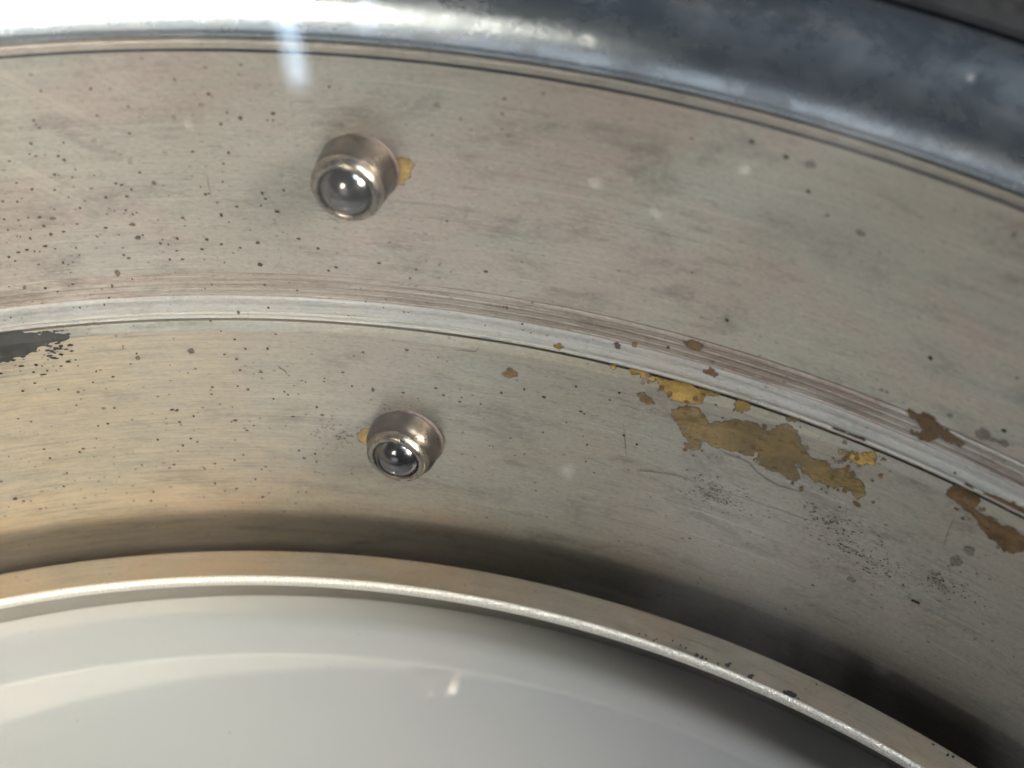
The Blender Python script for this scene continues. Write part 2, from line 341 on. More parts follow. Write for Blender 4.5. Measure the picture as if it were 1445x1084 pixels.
FEAT = {'patch': {
  'main': [[-0.32561,0.18632],[-0.31981,0.19091],[-0.31268,0.19571],[-0.30776,0.19558],[-0.30282,0.18999],[-0.29829,0.1825],[-0.29472,0.18737],[-0.2863,0.19243],[-0.28001,0.19718],[-0.27328,0.19882],[-0.26636,0.19914],[-0.2563,0.19736],[-0.25323,0.20384],[-0.24859,0.20769],[-0.24373,0.2076],[-0.23976,0.20557],[-0.23686,0.20003],[-0.23472,0.19376],[-0.22965,0.18913],[-0.22664,0.18438],[-0.2178,0.18589],[-0.21208,0.18541],[-0.20882,0.17977],[-0.20422,0.18477],[-0.2,0.18804],[-0.19716,0.18263],[-0.18874,0.18144],[-0.18514,0.17607],[-0.18405,0.1668],[-0.18735,0.1624],[-0.1926,0.1668],[-0.20138,0.16787],[-0.20454,0.16255],[-0.21326,0.16318],[-0.21849,0.16067],[-0.22792,0.16505],[-0.2318,0.17051],[-0.23355,0.1684],[-0.22827,0.15931],[-0.23224,0.15365],[-0.24071,0.15659],[-0.25095,0.15753],[-0.2584,0.15902],[-0.26197,0.16328],[-0.25956,0.1661],[-0.26105,0.17077],[-0.26384,0.1704],[-0.26434,0.16467],[-0.27359,0.16426],[-0.28205,0.16329],[-0.29188,0.16176],[-0.29648,0.16392],[-0.30135,0.16272],[-0.30134,0.15725],[-0.3062,0.15015],[-0.31076,0.1518],[-0.31278,0.15638],[-0.30855,0.1572],[-0.31286,0.16289],[-0.31726,0.1696],[-0.3223,0.17601]],
  'p2': [[-0.35132,0.19385],[-0.34642,0.1968],[-0.34186,0.19335],[-0.33809,0.18813],[-0.34317,0.18546],[-0.34901,0.18738]],
  'p3': [[-0.35208,0.21343],[-0.34529,0.21526],[-0.33967,0.21436],[-0.3367,0.21241],[-0.32999,0.21407],[-0.31913,0.21553],[-0.30933,0.21477],[-0.30115,0.21523],[-0.29597,0.21547],[-0.29914,0.21117],[-0.30574,0.20957],[-0.30702,0.20073],[-0.31617,0.19565],[-0.32197,0.19735],[-0.3291,0.19854],[-0.32889,0.20281],[-0.33574,0.20677],[-0.33853,0.21096],[-0.34603,0.21023],[-0.35091,0.21039]],
  'p4': [[-0.28408,0.21183],[-0.27927,0.21619],[-0.27418,0.21451],[-0.27381,0.20908],[-0.27844,0.20497],[-0.28289,0.20629]],
  'p5': [[-0.24867,0.21388],[-0.24428,0.21925],[-0.24001,0.2155],[-0.24265,0.21153],[-0.24722,0.21054]],
  'p6': [[-0.20963,0.20407],[-0.20209,0.20438],[-0.19682,0.2053],[-0.19248,0.20927],[-0.18696,0.21417],[-0.18503,0.20965],[-0.18421,0.20171],[-0.19088,0.19745],[-0.19618,0.19626],[-0.2017,0.19928],[-0.20722,0.19912]],
  'p6b': [[-0.22042,0.21997],[-0.21389,0.22211],[-0.20179,0.2233],[-0.19576,0.22398],[-0.19567,0.21849],[-0.20242,0.21588],[-0.21049,0.21537],[-0.21867,0.21522]],
  'p7': [[-0.32684,0.25539],[-0.32061,0.25807],[-0.31307,0.25686],[-0.31321,0.25393],[-0.31957,0.25199],[-0.32377,0.25306]],
  'p8': [[-0.30937,0.23667],[-0.30537,0.24044],[-0.30159,0.23848],[-0.29916,0.23654],[-0.30284,0.23412],[-0.30695,0.23433]],
  'p9': [[-0.37227,0.23924],[-0.36848,0.24115],[-0.36648,0.23677],[-0.37044,0.23595]],
  'p9b': [[-0.35872,0.24411],[-0.35667,0.2439],[-0.35692,0.24093],[-0.35896,0.24097]],
  'p10': [[-0.17582,0.26316],[-0.17061,0.26065],[-0.16582,0.26606],[-0.15957,0.26544],[-0.1536,0.26011],[-0.14522,0.25787],[-0.13657,0.25487],[-0.13765,0.25116],[-0.14457,0.25112],[-0.15261,0.25458],[-0.15555,0.24677],[-0.16214,0.24301],[-0.16972,0.24491],[-0.16985,0.2479],[-0.16375,0.24824],[-0.16219,0.25319],[-0.16799,0.25705],[-0.17365,0.25798]],
  'p11': [[-0.13392,0.20664],[-0.13146,0.21328],[-0.1253,0.2233],[-0.11919,0.21516],[-0.11289,0.21029],[-0.11554,0.20447],[-0.10981,0.20127],[-0.10018,0.20122],[-0.0909,0.20232],[-0.08072,0.20045],[-0.06459,0.20004],[-0.04825,0.19898],[-0.04656,0.18459],[-0.06173,0.18144],[-0.07473,0.18858],[-0.07936,0.18061],[-0.08744,0.18038],[-0.09781,0.18233],[-0.10489,0.18707],[-0.10835,0.19341],[-0.11537,0.19822],[-0.12406,0.20053],[-0.13017,0.20232]],
  'p12': [[-0.12569,0.22136],[-0.11838,0.22039],[-0.10812,0.22402],[-0.09767,0.22627],[-0.08858,0.22745],[-0.07923,0.22762],[-0.06685,0.22804],[-0.06493,0.22088],[-0.07679,0.21615],[-0.08381,0.21535],[-0.0925,0.21574],[-0.10234,0.21924],[-0.11161,0.2169],[-0.11957,0.21746]],
  'p13': [[-0.13322,0.2693],[-0.13024,0.27497],[-0.12447,0.2732],[-0.12274,0.2697],[-0.11621,0.2733],[-0.11108,0.27117],[-0.11288,0.26696],[-0.12037,0.26667],[-0.12597,0.26497],[-0.13123,0.26477]],
  'p14': [[-0.44776,0.18517],[-0.44367,0.19144],[-0.43724,0.18833],[-0.43713,0.1848],[-0.4427,0.18123],[-0.447,0.18285]],
  'p15': [[-0.41217,0.22724],[-0.40877,0.22836],[-0.40593,0.2248],[-0.40864,0.22078],[-0.4121,0.22254]],
  'p16': [[-0.37275,0.21439],[-0.3687,0.21538],[-0.36903,0.2117],[-0.37181,0.21174]],
  'p16b': [[-0.35967,0.21504],[-0.35352,0.22032],[-0.35009,0.21713],[-0.35319,0.21225],[-0.35799,0.21195]],
  'p17': [[-0.52027,0.37466],[-0.51557,0.37788],[-0.51009,0.37674],[-0.50745,0.37197],[-0.51033,0.36765],[-0.51143,0.36096],[-0.51536,0.35381],[-0.51965,0.35123],[-0.52157,0.36345]],
  'p18': [[-0.55715,0.09461],[-0.55408,0.10112],[-0.54763,0.10398],[-0.54719,0.09451],[-0.55131,0.08505],[-0.55571,0.08794]],
  'smear': [[-0.8368,0.21004],[-0.82677,0.2165],[-0.80139,0.21607],[-0.79083,0.21756],[-0.7817,0.21249],[-0.76815,0.21176],[-0.75842,0.20847],[-0.75455,0.20591],[-0.763,0.20226],[-0.77216,0.19977],[-0.78381,0.1939],[-0.79661,0.19098],[-0.80804,0.18666],[-0.82515,0.1877],[-0.83757,0.19322]],
},
 'spots': [[-0.73274,0.44393,0.00136,1],[-0.72967,0.43012,0.00103,0],[-0.6493,0.43562,0.00102,0],[-0.62978,0.44502,0.00152,1],[-0.6306,0.42346,0.00137,0],[-0.63612,0.41461,0.00172,1],[-0.6663,0.45269,0.00118,1],[-0.73866,0.40629,0.00104,0],[-0.73795,0.40244,0.00087,0],[-0.73655,0.39978,0.00104,0],[-0.7002,0.4072,0.00104,0],[-0.68026,0.41381,0.00104,0],[-0.74424,0.38683,0.0014,0],[-0.74357,0.37601,0.00106,0],[-0.72993,0.37436,0.00124,0],[-0.72669,0.37058,0.00124,0],[-0.76047,0.37352,0.00106,0],[-0.7216,0.36182,0.00089,0],[-0.73529,0.35853,0.00125,0],[-0.72486,0.35507,0.00089,0],[-0.73285,0.35762,0.00071,0],[-0.711,0.35566,0.00071,0],[-0.76008,0.35395,0.00089,0],[-0.71494,0.34399,0.0009,0],[-0.76322,0.33714,0.00108,0],[-0.76008,0.33942,0.00072,0],[-0.77203,0.33885,0.00108,0],[-0.72095,0.33326,0.00072,0],[-0.7305,0.33755,0.00072,0],[-0.69358,0.33532,0.00144,0],[-0.67458,0.34674,0.00179,0],[-0.69513,0.34594,0.00126,0],[-0.68668,0.36661,0.00195,1],[-0.69123,0.37163,0.00141,1],[-0.6639,0.37335,0.00159,1],[-0.70595,0.38523,0.00158,1],[-0.65389,0.40392,0.00174,1],[-0.67323,0.40939,0.00173,1],[-0.62598,0.39809,0.00122,0],[-0.61339,0.40339,0.00156,0],[-0.59287,0.40817,0.00155,0],[-0.59717,0.40213,0.00087,0],[-0.59353,0.40252,0.00087,0],[-0.6241,0.37325,0.00123,0],[-0.64318,0.33565,0.00126,0],[-0.64548,0.34237,0.00072,0],[-0.63063,0.34734,0.00089,0],[-0.63651,0.32823,0.0009,0],[-0.60642,0.33752,0.00144,0],[-0.60502,0.33241,0.00126,0],[-0.59815,0.32095,0.00163,0],[-0.63522,0.31639,0.00146,0],[-0.6608,0.314,0.00128,0],[-0.66021,0.3066,0.00073,0],[-0.631,0.31,0.00073,0],[-0.69646,0.32256,0.00109,0],[-0.69253,0.31844,0.00109,0],[-0.68971,0.32012,0.00073,0],[-0.67703,0.31241,0.00073,0],[-0.66692,0.33486,0.00072,0],[-0.70911,0.32,0.00073,0],[-0.70669,0.32485,0.00054,0],[-0.7444,0.31949,0.002,0],[-0.75123,0.31316,0.00146,0],[-0.74849,0.30469,0.00147,0],[-0.75937,0.32205,0.00091,0],[-0.76602,0.32044,0.00091,0],[-0.77484,0.32266,0.00109,0],[-0.77457,0.31246,0.00091,0],[-0.75999,0.31082,0.00073,0],[-0.77011,0.30597,0.00073,0],[-0.76233,0.30275,0.0011,0],[-0.73986,0.30624,0.0011,0],[-0.72974,0.31237,0.00091,0],[-0.71196,0.3073,0.00146,0],[-0.69432,0.30932,0.00201,0],[-0.69266,0.29664,0.00203,0],[-0.68909,0.29879,0.00092,0],[-0.71886,0.29924,0.00074,0],[-0.70455,0.29998,0.00074,0],[-0.67869,0.29054,0.00129,0],[-0.67687,0.294,0.00092,0],[-0.66701,0.29486,0.00147,0],[-0.66888,0.28285,0.00111,0],[-0.65203,0.28396,0.0013,0],[-0.64756,0.29338,0.00147,0],[-0.6385,0.28891,0.00111,0],[-0.62631,0.28553,0.00111,0],[-0.63164,0.28044,0.00074,0],[-0.61762,0.30265,0.00073,0],[-0.61397,0.29083,0.00166,0],[-0.58643,0.29623,0.00128,0],[-0.5742,0.28774,0.00129,0],[-0.57184,0.43174,0.00085,0],[-0.55724,0.43289,0.00102,0],[-0.75417,0.29413,0.00147,0],[-0.76665,0.29229,0.00129,0],[-0.76213,0.28999,0.00092,0],[-0.77246,0.29077,0.00129,0],[-0.77967,0.28738,0.00129,0],[-0.75883,0.28953,0.00074,0],[-0.73475,0.29018,0.00092,0],[-0.70407,0.28746,0.00092,0],[-0.70201,0.2773,0.00149,0],[-0.70461,0.28036,0.00111,0],[-0.73385,0.28295,0.00074,0],[-0.67485,0.27445,0.00112,0],[-0.65169,0.27393,0.00074,0],[-0.63851,0.27103,0.00075,0],[-0.74288,0.27508,0.00093,0],[-0.76199,0.27754,0.00093,0],[-0.77642,0.28304,0.00093,0],[-0.6148,0.26985,0.00186,0],[-0.71109,0.1787,0.00214,0],[-0.71118,0.18343,0.00117,0],[-0.67242,0.18386,0.00311,0],[-0.64051,0.17508,0.00136,0],[-0.63929,0.19592,0.00116,0],[-0.63304,0.18616,0.00116,0],[-0.61679,0.1866,0.00136,0],[-0.6242,0.16134,0.00137,0],[-0.63923,0.16318,0.00118,0],[-0.63608,0.14197,0.00139,0],[-0.64309,0.14569,0.00099,0],[-0.60913,0.14038,0.00119,0],[-0.60671,0.13696,0.00099,0],[-0.61798,0.13207,0.00119,0],[-0.66365,0.13687,0.00099,0],[-0.67151,0.16512,0.00098,0],[-0.6953,0.12052,0.0016,0],[-0.70157,0.11115,0.0008,0],[-0.6804,0.11277,0.00121,0],[-0.67649,0.11681,0.0006,0],[-0.64959,0.10705,0.00161,0],[-0.65259,0.10537,0.00101,0],[-0.58629,0.12457,0.0012,0],[-0.58288,0.11597,0.0014,0],[-0.64199,0.09548,0.00122,0],[-0.69346,0.079,0.00123,0],[-0.68192,0.08273,0.00102,0],[-0.70795,0.05364,0.00103,0],[-0.69838,0.07292,0.00082,0],[-0.60411,0.07321,0.00102,0],[-0.59173,0.06062,0.00103,0],[-0.63228,0.053,0.00103,0],[-0.64221,0.03734,0.00104,0],[-0.60947,0.02268,0.00105,0],[-0.6027,0.02309,0.00105,0],[-0.72544,0.02579,0.00126,0],[-0.74574,0.10931,0.00121,0],[-0.75337,0.10807,0.00101,0],[-0.78764,0.05769,0.00124,0],[-0.74533,0.12688,0.0016,1],[-0.76941,0.08386,0.00143,0],[-0.7964,0.07735,0.00123,0],[-0.83325,0.0361,0.00187,0],[-0.55818,0.15077,0.00118,0],[-0.59231,0.15193,0.00079,0],[-0.57861,0.15382,0.00079,0],[-0.74335,0.1674,0.00098,0],[-0.60945,0.20238,0.00096,0],[-0.71177,0.26342,0.003,0],[-0.71713,0.25213,0.00132,0],[-0.64917,0.25052,0.00075,0],[-0.63354,0.22527,0.00171,0],[-0.59099,0.24718,0.00094,0],[-0.77577,0.25723,0.0015,0],[-0.76213,0.25485,0.00113,0],[-0.5562,0.22699,0.00076,0],[-0.61486,0.26925,0.00186,0],[-0.56336,0.27024,0.0013,0],[-0.54808,0.18844,0.00123,0],[-0.51642,0.19503,0.00153,0],[-0.54289,0.14843,0.00189,0],[-0.52036,0.14875,0.00126,0],[-0.49054,0.15139,0.00125,0],[-0.448,0.16353,0.00139,0],[-0.39475,0.18624,0.00106,0],[-0.4878,0.18862,0.00077,0],[-0.49412,0.19153,0.00077,0],[-0.49626,0.15801,0.0014,0],[-0.4782,0.16043,0.00062,0],[-0.36371,0.19027,0.00106,0],[-0.46181,0.28213,0.00132,0],[-0.4934,0.28211,0.00059,0],[-0.48553,0.27708,0.00059,0],[-0.51319,0.2659,0.00089,0],[-0.43843,0.29702,0.00072,0],[-0.53146,0.2378,0.0006,0],[-0.51712,0.23576,0.00075,0],[-0.51412,0.236,0.0006,0],[-0.48533,0.25271,0.0006,0],[-0.46055,0.23323,0.00075,0],[-0.43534,0.24,0.00104,0],[-0.43437,0.23479,0.00074,0],[-0.42886,0.23371,0.00074,0],[-0.41768,0.23419,0.00074,0],[-0.38594,0.23845,0.00059,0],[-0.42988,0.2594,0.00074,0],[-0.41708,0.16784,0.00173,0],[-0.47857,0.14682,0.00137,0],[-0.49072,0.1513,0.00117,0],[-0.50957,0.1442,0.00079,0],[-0.46293,0.14769,0.00098,0],[-0.39455,0.18599,0.00114,0],[-0.38936,0.16056,0.00135,0],[-0.38691,0.15896,0.00096,0],[-0.36397,0.19001,0.00113,0],[-0.36988,0.18021,0.00095,0],[-0.39929,0.14529,0.00097,0],[-0.38245,0.12588,0.00117,0],[-0.34648,0.13987,0.00116,0],[-0.38203,0.10656,0.00099,0],[-0.43984,0.115,0.00099,0],[-0.43151,0.11679,0.00059,0],[-0.41587,0.12899,0.00098,0],[-0.45566,0.1023,0.0008,0],[-0.45321,0.10237,0.0008,0],[-0.4361,0.09621,0.0008,0],[-0.42867,0.0998,0.0008,0],[-0.46018,0.13194,0.00059,0],[-0.46917,0.15595,0.00078,0],[-0.35654,0.14607,0.00135,0],[-0.37507,0.09622,0.00079,0],[-0.48772,0.32484,0.0009,0],[-0.46191,0.28206,0.00128,0],[-0.49317,0.28224,0.00073,0],[-0.30733,0.44398,0.00179,0],[-0.28673,0.43917,0.00179,0],[-0.27007,0.41733,0.00164,0],[-0.25592,0.40319,0.00115,0],[-0.23498,0.39744,0.00263,1],[-0.27224,0.43898,0.00324,1],[-0.15481,0.43906,0.00188,1],[-0.34147,0.43489,0.00099,0],[-0.49297,0.42508,0.00217,1],[-0.42984,0.44721,0.0012,1],[-0.45256,0.4381,0.00107,0],[-0.45384,0.42558,0.00094,0],[-0.45349,0.41288,0.00109,1],[-0.44994,0.40799,0.0015,1],[-0.34158,0.43498,0.00079,0],[-0.47883,0.41681,0.00109,1],[-0.17411,0.31571,0.00172,0],[-0.19571,0.27087,0.00152,1],[-0.19196,0.27096,0.00127,1],[-0.1507,0.27343,0.002,1],[-0.11731,0.28089,0.00173,0],[-0.11798,0.18882,0.0013,0],[-0.33548,0.24744,0.00132,0],[-0.30118,0.28623,0.00154,0],[-0.29543,0.0519,0.00131,0],[-0.21132,0.01118,0.0011,0],[-0.12441,0.08457,0.00187,0],[-0.12641,0.0843,0.00145,0],[-0.12226,0.08429,0.00124,0],[-0.17211,0.07567,0.00337,1],[-0.11092,0.14541,0.0052,1],[-0.10593,0.1621,0.00436,1]],
 'lines': [[1.0,[[-0.34441,0.1102],[-0.33582,0.11383],[-0.32567,0.11643],[-0.31252,0.11852],[-0.29909,0.11804]]],[0.6,[[-0.29909,0.11804],[-0.28122,0.1178],[-0.26632,0.11758],[-0.24418,0.11836],[-0.222,0.11877],[-0.19373,0.12512]]],[0.8,[[-0.3581,0.15926],[-0.35627,0.14687],[-0.3546,0.13648],[-0.35173,0.1197]]],[1.0,[[-0.36298,0.1774],[-0.35742,0.17885],[-0.35308,0.17796],[-0.34865,0.17627]]],[1.1,[[-0.29173,0.16073],[-0.28129,0.15818],[-0.27265,0.15816],[-0.26519,0.15652],[-0.25838,0.15016],[-0.24885,0.14531],[-0.24134,0.14393],[-0.23289,0.14542],[-0.22571,0.14582]]],[0.9,[[-0.3413,0.1809],[-0.33732,0.18357],[-0.33324,0.18249]]],[0.8,[[-0.12313,0.18839],[-0.12353,0.17503],[-0.12318,0.16474],[-0.12194,0.15233]]],[2.2,[[-0.6109,0.16901],[-0.60942,0.16589],[-0.60689,0.16416],[-0.60518,0.15945]]],[1.3,[[-0.48239,0.20212],[-0.4775,0.20211],[-0.46702,0.20337],[-0.46451,0.20859]]],[1.0,[[-0.63982,0.3539],[-0.64013,0.34504],[-0.63962,0.33386]]],[1.0,[[-0.56574,0.32039],[-0.56356,0.31716],[-0.56074,0.31605],[-0.55732,0.31225]]],[0.7,[[-0.28381,0.10774],[-0.2814,0.10807],[-0.27893,0.10798]]],[0.6,[[-0.2753,0.11289],[-0.27449,0.10549]]],[0.7,[[-0.2857,0.1229],[-0.28286,0.12327],[-0.27995,0.12315]]],[0.6,[[-0.28213,0.10924],[-0.28195,0.10591]]],[0.7,[[-0.27971,0.13801],[-0.27605,0.13851],[-0.2723,0.13838]]],[0.6,[[-0.28772,0.09398],[-0.28712,0.08752]]],[0.6,[[-0.28259,0.11881],[-0.28208,0.11325]]],[0.7,[[-0.29121,0.11077],[-0.28854,0.1111],[-0.28581,0.11097]]],[0.7,[[-0.26894,0.13285],[-0.26609,0.13328],[-0.26317,0.13323]]],[0.6,[[-0.27582,0.12797],[-0.27504,0.12089]]],[0.7,[[-0.29526,0.10919],[-0.29217,0.10956],[-0.28901,0.1094]]],[0.7,[[-0.27932,0.10645],[-0.27553,0.10699],[-0.27165,0.10689]]],[0.6,[[-0.27128,0.11513],[-0.27102,0.11145]]],[0.7,[[-0.29358,0.10698],[-0.28917,0.10752],[-0.28466,0.10732]]],[0.7,[[-0.29004,0.10617],[-0.28684,0.10658],[-0.28356,0.10644]]],[0.6,[[-0.29275,0.09146],[-0.2925,0.08743]]],[0.7,[[-0.28186,0.11877],[-0.28056,0.11894],[-0.27924,0.11889]]],[0.7,[[-0.2863,0.13173],[-0.28445,0.13197],[-0.28255,0.13188]]],[0.6,[[-0.27844,0.10312],[-0.2784,0.10078]]],[0.6,[[-0.26902,0.14245],[-0.26835,0.13631]]],[0.6,[[-0.27693,0.11642],[-0.27609,0.10877]]],[0.6,[[-0.30281,0.08685],[-0.30236,0.08099]]],[0.7,[[-0.28562,0.10455],[-0.28305,0.10489],[-0.28041,0.10479]]],[0.7,[[-0.30057,0.08155],[-0.29832,0.08181],[-0.29602,0.08168]]],[0.7,[[-0.27906,0.11428],[-0.2754,0.1148],[-0.27164,0.11469]]],[0.7,[[-0.28537,0.10733],[-0.28102,0.10791],[-0.27656,0.10776]]],[0.5,[[-0.20053,0.12758],[-0.19925,0.1276],[-0.19793,0.12744]]],[0.6,[[-0.20624,0.13564],[-0.20608,0.13342]]],[0.6,[[-0.19301,0.088],[-0.19272,0.08522]]],[0.6,[[-0.20333,0.14439],[-0.20209,0.13705]]],[0.6,[[-0.19916,0.11885],[-0.19899,0.11663]]],[0.6,[[-0.19672,0.10534],[-0.19559,0.0986]]],[0.5,[[-0.19421,0.13427],[-0.19233,0.13432],[-0.19038,0.13411]]],[0.5,[[-0.1947,0.10799],[-0.19311,0.10804],[-0.19148,0.10787]]],[0.6,[[-0.19189,0.14562],[-0.19059,0.13831]]],[0.6,[[-0.1924,0.14917],[-0.19134,0.14296]]],[0.6,[[-0.20689,0.12797],[-0.20653,0.1248]]],[0.6,[[-0.18709,0.15928],[-0.18655,0.15557]]],[0.6,[[-0.20128,0.15046],[-0.20023,0.1441]]],[0.6,[[-0.21435,0.1408],[-0.21395,0.13735]]],[0.6,[[-0.19871,0.1349],[-0.19745,0.12759]]],[0.5,[[-0.20454,0.13332],[-0.20049,0.13336],[-0.19633,0.13287]]],[0.5,[[-0.1882,0.14432],[-0.18692,0.14436],[-0.18561,0.14422]]],[0.6,[[-0.21366,0.13736],[-0.21273,0.13126]]],[0.5,[[-0.20198,0.13023],[-0.19784,0.13029],[-0.19359,0.12981]]],[0.6,[[-0.19957,0.13766],[-0.19851,0.13126]]],[0.5,[[-0.19524,0.14771],[-0.19132,0.1478],[-0.18727,0.14736]]],[0.6,[[-0.20871,0.13791],[-0.2076,0.13102]]],[0.5,[[-0.21437,0.12045],[-0.21317,0.12045],[-0.21194,0.12029]]],[0.6,[[-0.21394,0.13271],[-0.21288,0.12592]]],[0.6,[[-0.19416,0.12633],[-0.19311,0.1201]]],[0.5,[[-0.18256,0.14236],[-0.1788,0.14251],[-0.17492,0.14216]]],[0.6,[[-0.21282,0.1281],[-0.21184,0.12172]]],[0.5,[[-0.19816,0.1178],[-0.19385,0.1179],[-0.18941,0.11743]]],[0.6,[[-0.18915,0.12699],[-0.18794,0.12012]]],[0.5,[[-0.21936,0.10924],[-0.21563,0.10922],[-0.21179,0.1087]]]],
 'ring': [[-0.23782,1.00979,0.00244],[-0.23649,1.01245,0.00155],[-0.21737,1.00804,0.00244],[-0.21631,1.01009,0.00155],[-0.18301,1.00834,0.00399],[-0.1793,1.00895,0.00222],[-0.18653,1.00784,0.00222],[-0.17536,1.00789,0.00089],[-0.26401,1.00834,0.002],[-0.25917,1.00778,0.00178],[-0.25573,1.00794,0.00133],[-0.24522,1.00782,0.00111],[-0.30105,1.00795,0.00111],[-0.29936,1.00986,0.00089],[-0.28664,1.01341,0.00089],[-0.27913,1.01173,0.00089],[-0.27427,1.0111,0.00089],[-0.31432,1.00953,0.00089],[-0.30861,1.00979,0.00089],[-0.16723,1.02714,0.00089],[-0.06756,1.02828,0.00111],[-0.05414,1.02683,0.00133],[-0.05004,1.02784,0.00133]],
 'dust': [[-0.31423,1.03894,0.00379],[-0.37921,0.97827,0.00462],[-0.2744,0.81216,0.0034],[-0.60615,0.86567,0.0026],[-0.60164,0.86411,0.00173],[-0.33775,0.9816,0.00332],[-0.24381,1.18177,0.00304],[-0.5109,0.89867,0.0017],[-0.44074,1.04987,0.00265],[-0.5292,0.86805,0.00169],[-0.37662,0.98892,0.00169]],
 'scuffs': [[-0.28937,0.11435],[-0.28016,0.10654],[-0.20073,0.12761],[-0.18111,0.11111],[-0.15742,0.10213],[-0.11343,0.11896],[-0.51813,0.12042],[-0.57065,0.0954]]}

# ---------------------------------------------------------------- setting: the dark floor of the gap and the dark surround
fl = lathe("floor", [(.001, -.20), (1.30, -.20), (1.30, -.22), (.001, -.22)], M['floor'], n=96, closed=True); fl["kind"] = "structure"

# ---------------------------------------------------------------- lower section of the stepped drum
low = thing("lower_drum_section", "lower tarnished nickel-plated wall with bare brass patches, between ridge and inner ring", "metal ring")
lathe("wall", [(1.0580, -.17), (1.0588, .085), (1.0594, .095), (1.0605, .10), (1.1131, .2975)], M['wall'], low)
lathe("chamfer", [(1.1131, .2975), (1.1136, .2984), (1.1171, .3042), (1.1178, .3052)], M['chamfer'], low, v0=.01)
lathe("seam_groove", [(1.1178, .3052), (1.1190, .3056), (1.150, .3058)], M['seam'], low)

# ---------------------------------------------------------------- upper section with its base band
upp = thing("upper_drum_section", "upper dull nickel-plated wall above the ridge, speckled with dark pits", "metal ring")
lathe("bead", [(1.150, .3070), (1.1215, .3070), (1.1190, .3073), (1.1178, .3084), (1.1172, .3105), (1.1173, .3124), (1.1180, .3138)], M['bead'], upp, sharp=60)
lathe("pale_band", [(1.1180, .3138), (1.1182, .3146), (1.1178, .3160), (1.1180, .3185), (1.1186, .3215), (1.1194, .3243), (1.1204, .3270), (1.1217, .3294), (1.1232, .3315)], M['bright'], upp, v0=.02, sharp=60)
gp = [(1.1232, .3315)]                              # turned grooves across the band
for q, dp in ((.10, .0005), (.24, .0009), (.34, .0004), (.50, .0010), (.60, .0005), (.74, .0008), (.86, .0005)):
    for dq, dd in ((-.035, 0), (-.012, 1), (.012, 1), (.035, 0)):
        t = q+dq; gp.append((1.1232+.0093*t+.88*dp*dd, .3315+.0175*t-.47*dp*dd))
gp += [(1.1314, .3472), (1.1330, .3476), (1.1331, .3486), (1.1325, .3490)]
lathe("streaked_band", gp, M['band'], upp, v0=.03, sharp=20)
lathe("wall", [(1.1325, .3490), (1.1820, .5395)], M['upper'], upp, v0=.05)

# ---------------------------------------------------------------- ball studs, one in each section, at the same azimuth
def stud(parent, ph, s, rb, rh, ro, h, ball_shift, label):
    base = Vector(on_wall(ph, s)); er = (base-Vector(on_wall(ph, s, .01))).normalized()      # axis square to the sloping wall
    et = Vector((math.cos(ph), -math.sin(ph), 0)); er = (er + et*.14).normalized(); et = (et - er*et.dot(er)).normalized(); ez = (-er).cross(et)
    mw = Matrix((( et.x, ez.x, -er.x, base.x), (et.y, ez.y, -er.y, base.y), (et.z, ez.z, -er.z, base.z), (0, 0, 0, 1)))
    def turned(name, prof, mat, par, n=64):
        verts, faces = [], []; m = len(prof)
        for j in range(n):
            a = 2*math.pi*j/n
            verts += [(r*R*math.cos(a), r*R*math.sin(a), w*R) for r, w in prof]
        for j in range(n):
            k = (j+1) % n
            for i in range(m-1): faces.append((j*m+i, k*m+i, k*m+i+1, j*m+i+1))
        return mesh_obj(name, verts, faces, mat, par, sharp=50)
    st = turned("ball_stud", [(rb, -.006), (rb, .0004), (rb*.99, .0012), (rb*.985, h*.30), (rb*.96, h*.55), (rh*1.075, h*.68), (rh*1.05, h*.71)], M['sleeve'], parent)
    st.matrix_world = mw; st["label"] = label
    contact_shade = turned("contact_shade", [(rb*.99, .0012), (rb*1.01, .0010), (rb*1.025, .0004), (rb*1.05, -.001)], M['pit'], st)  # thin dark ring added as contact shade round the stud's foot
    col = turned("collar", [(rh*1.05, h*.71), (rh*1.07, h*.735), (rh*1.07, h*.79), (rh*1.05, h*.86), (rh*1.0, h*.94), (rh*.94, h*.99), (rh*.88, h*1.0), (ro*1.04, h*.985), (ro, h*.96), (ro*1.02, h*.93), (ro*1.18, h*.8), (ro*1.18, h*.2), (.0005, h*.2)], M['collar'], st)
    bm = bmesh.new(); bmesh.ops.create_uvsphere(bm, u_segments=48, v_segments=32, radius=ro*1.09*R)
    for f in bm.faces: f.smooth = True
    for v in bm.verts: v.co += Vector((ball_shift[0]*R, ball_shift[1]*R, (h-ro*.55)*R))
    me = D.meshes.new("ball"); bm.to_mesh(me); bm.free(); me.materials.append(M['ball'])
    b = link(D.objects.new("ball", me), st)
    return st
def s_of_z(z, upper): return (SS[-2] + (z-PROF[-2][1])/(PROF[-1][1]-PROF[-2][1])*(SS[-1]-SS[-2])) if upper else (z-PROF[0][1])/(PROF[1][1]-PROF[0][1])*SS[1]
stud(upp, -.5428, s_of_z(.4504, True), .0290, .0255, .0198, .0330, (.0009, .0011), "ball stud set in the upper wall, beside a yellow brass stain")
stud(low, -.5197, s_of_z(.1945, False), .0305, .0245, .0192, .0280, (.0003, .0011), "ball stud set in the lower wall, below the ridge")

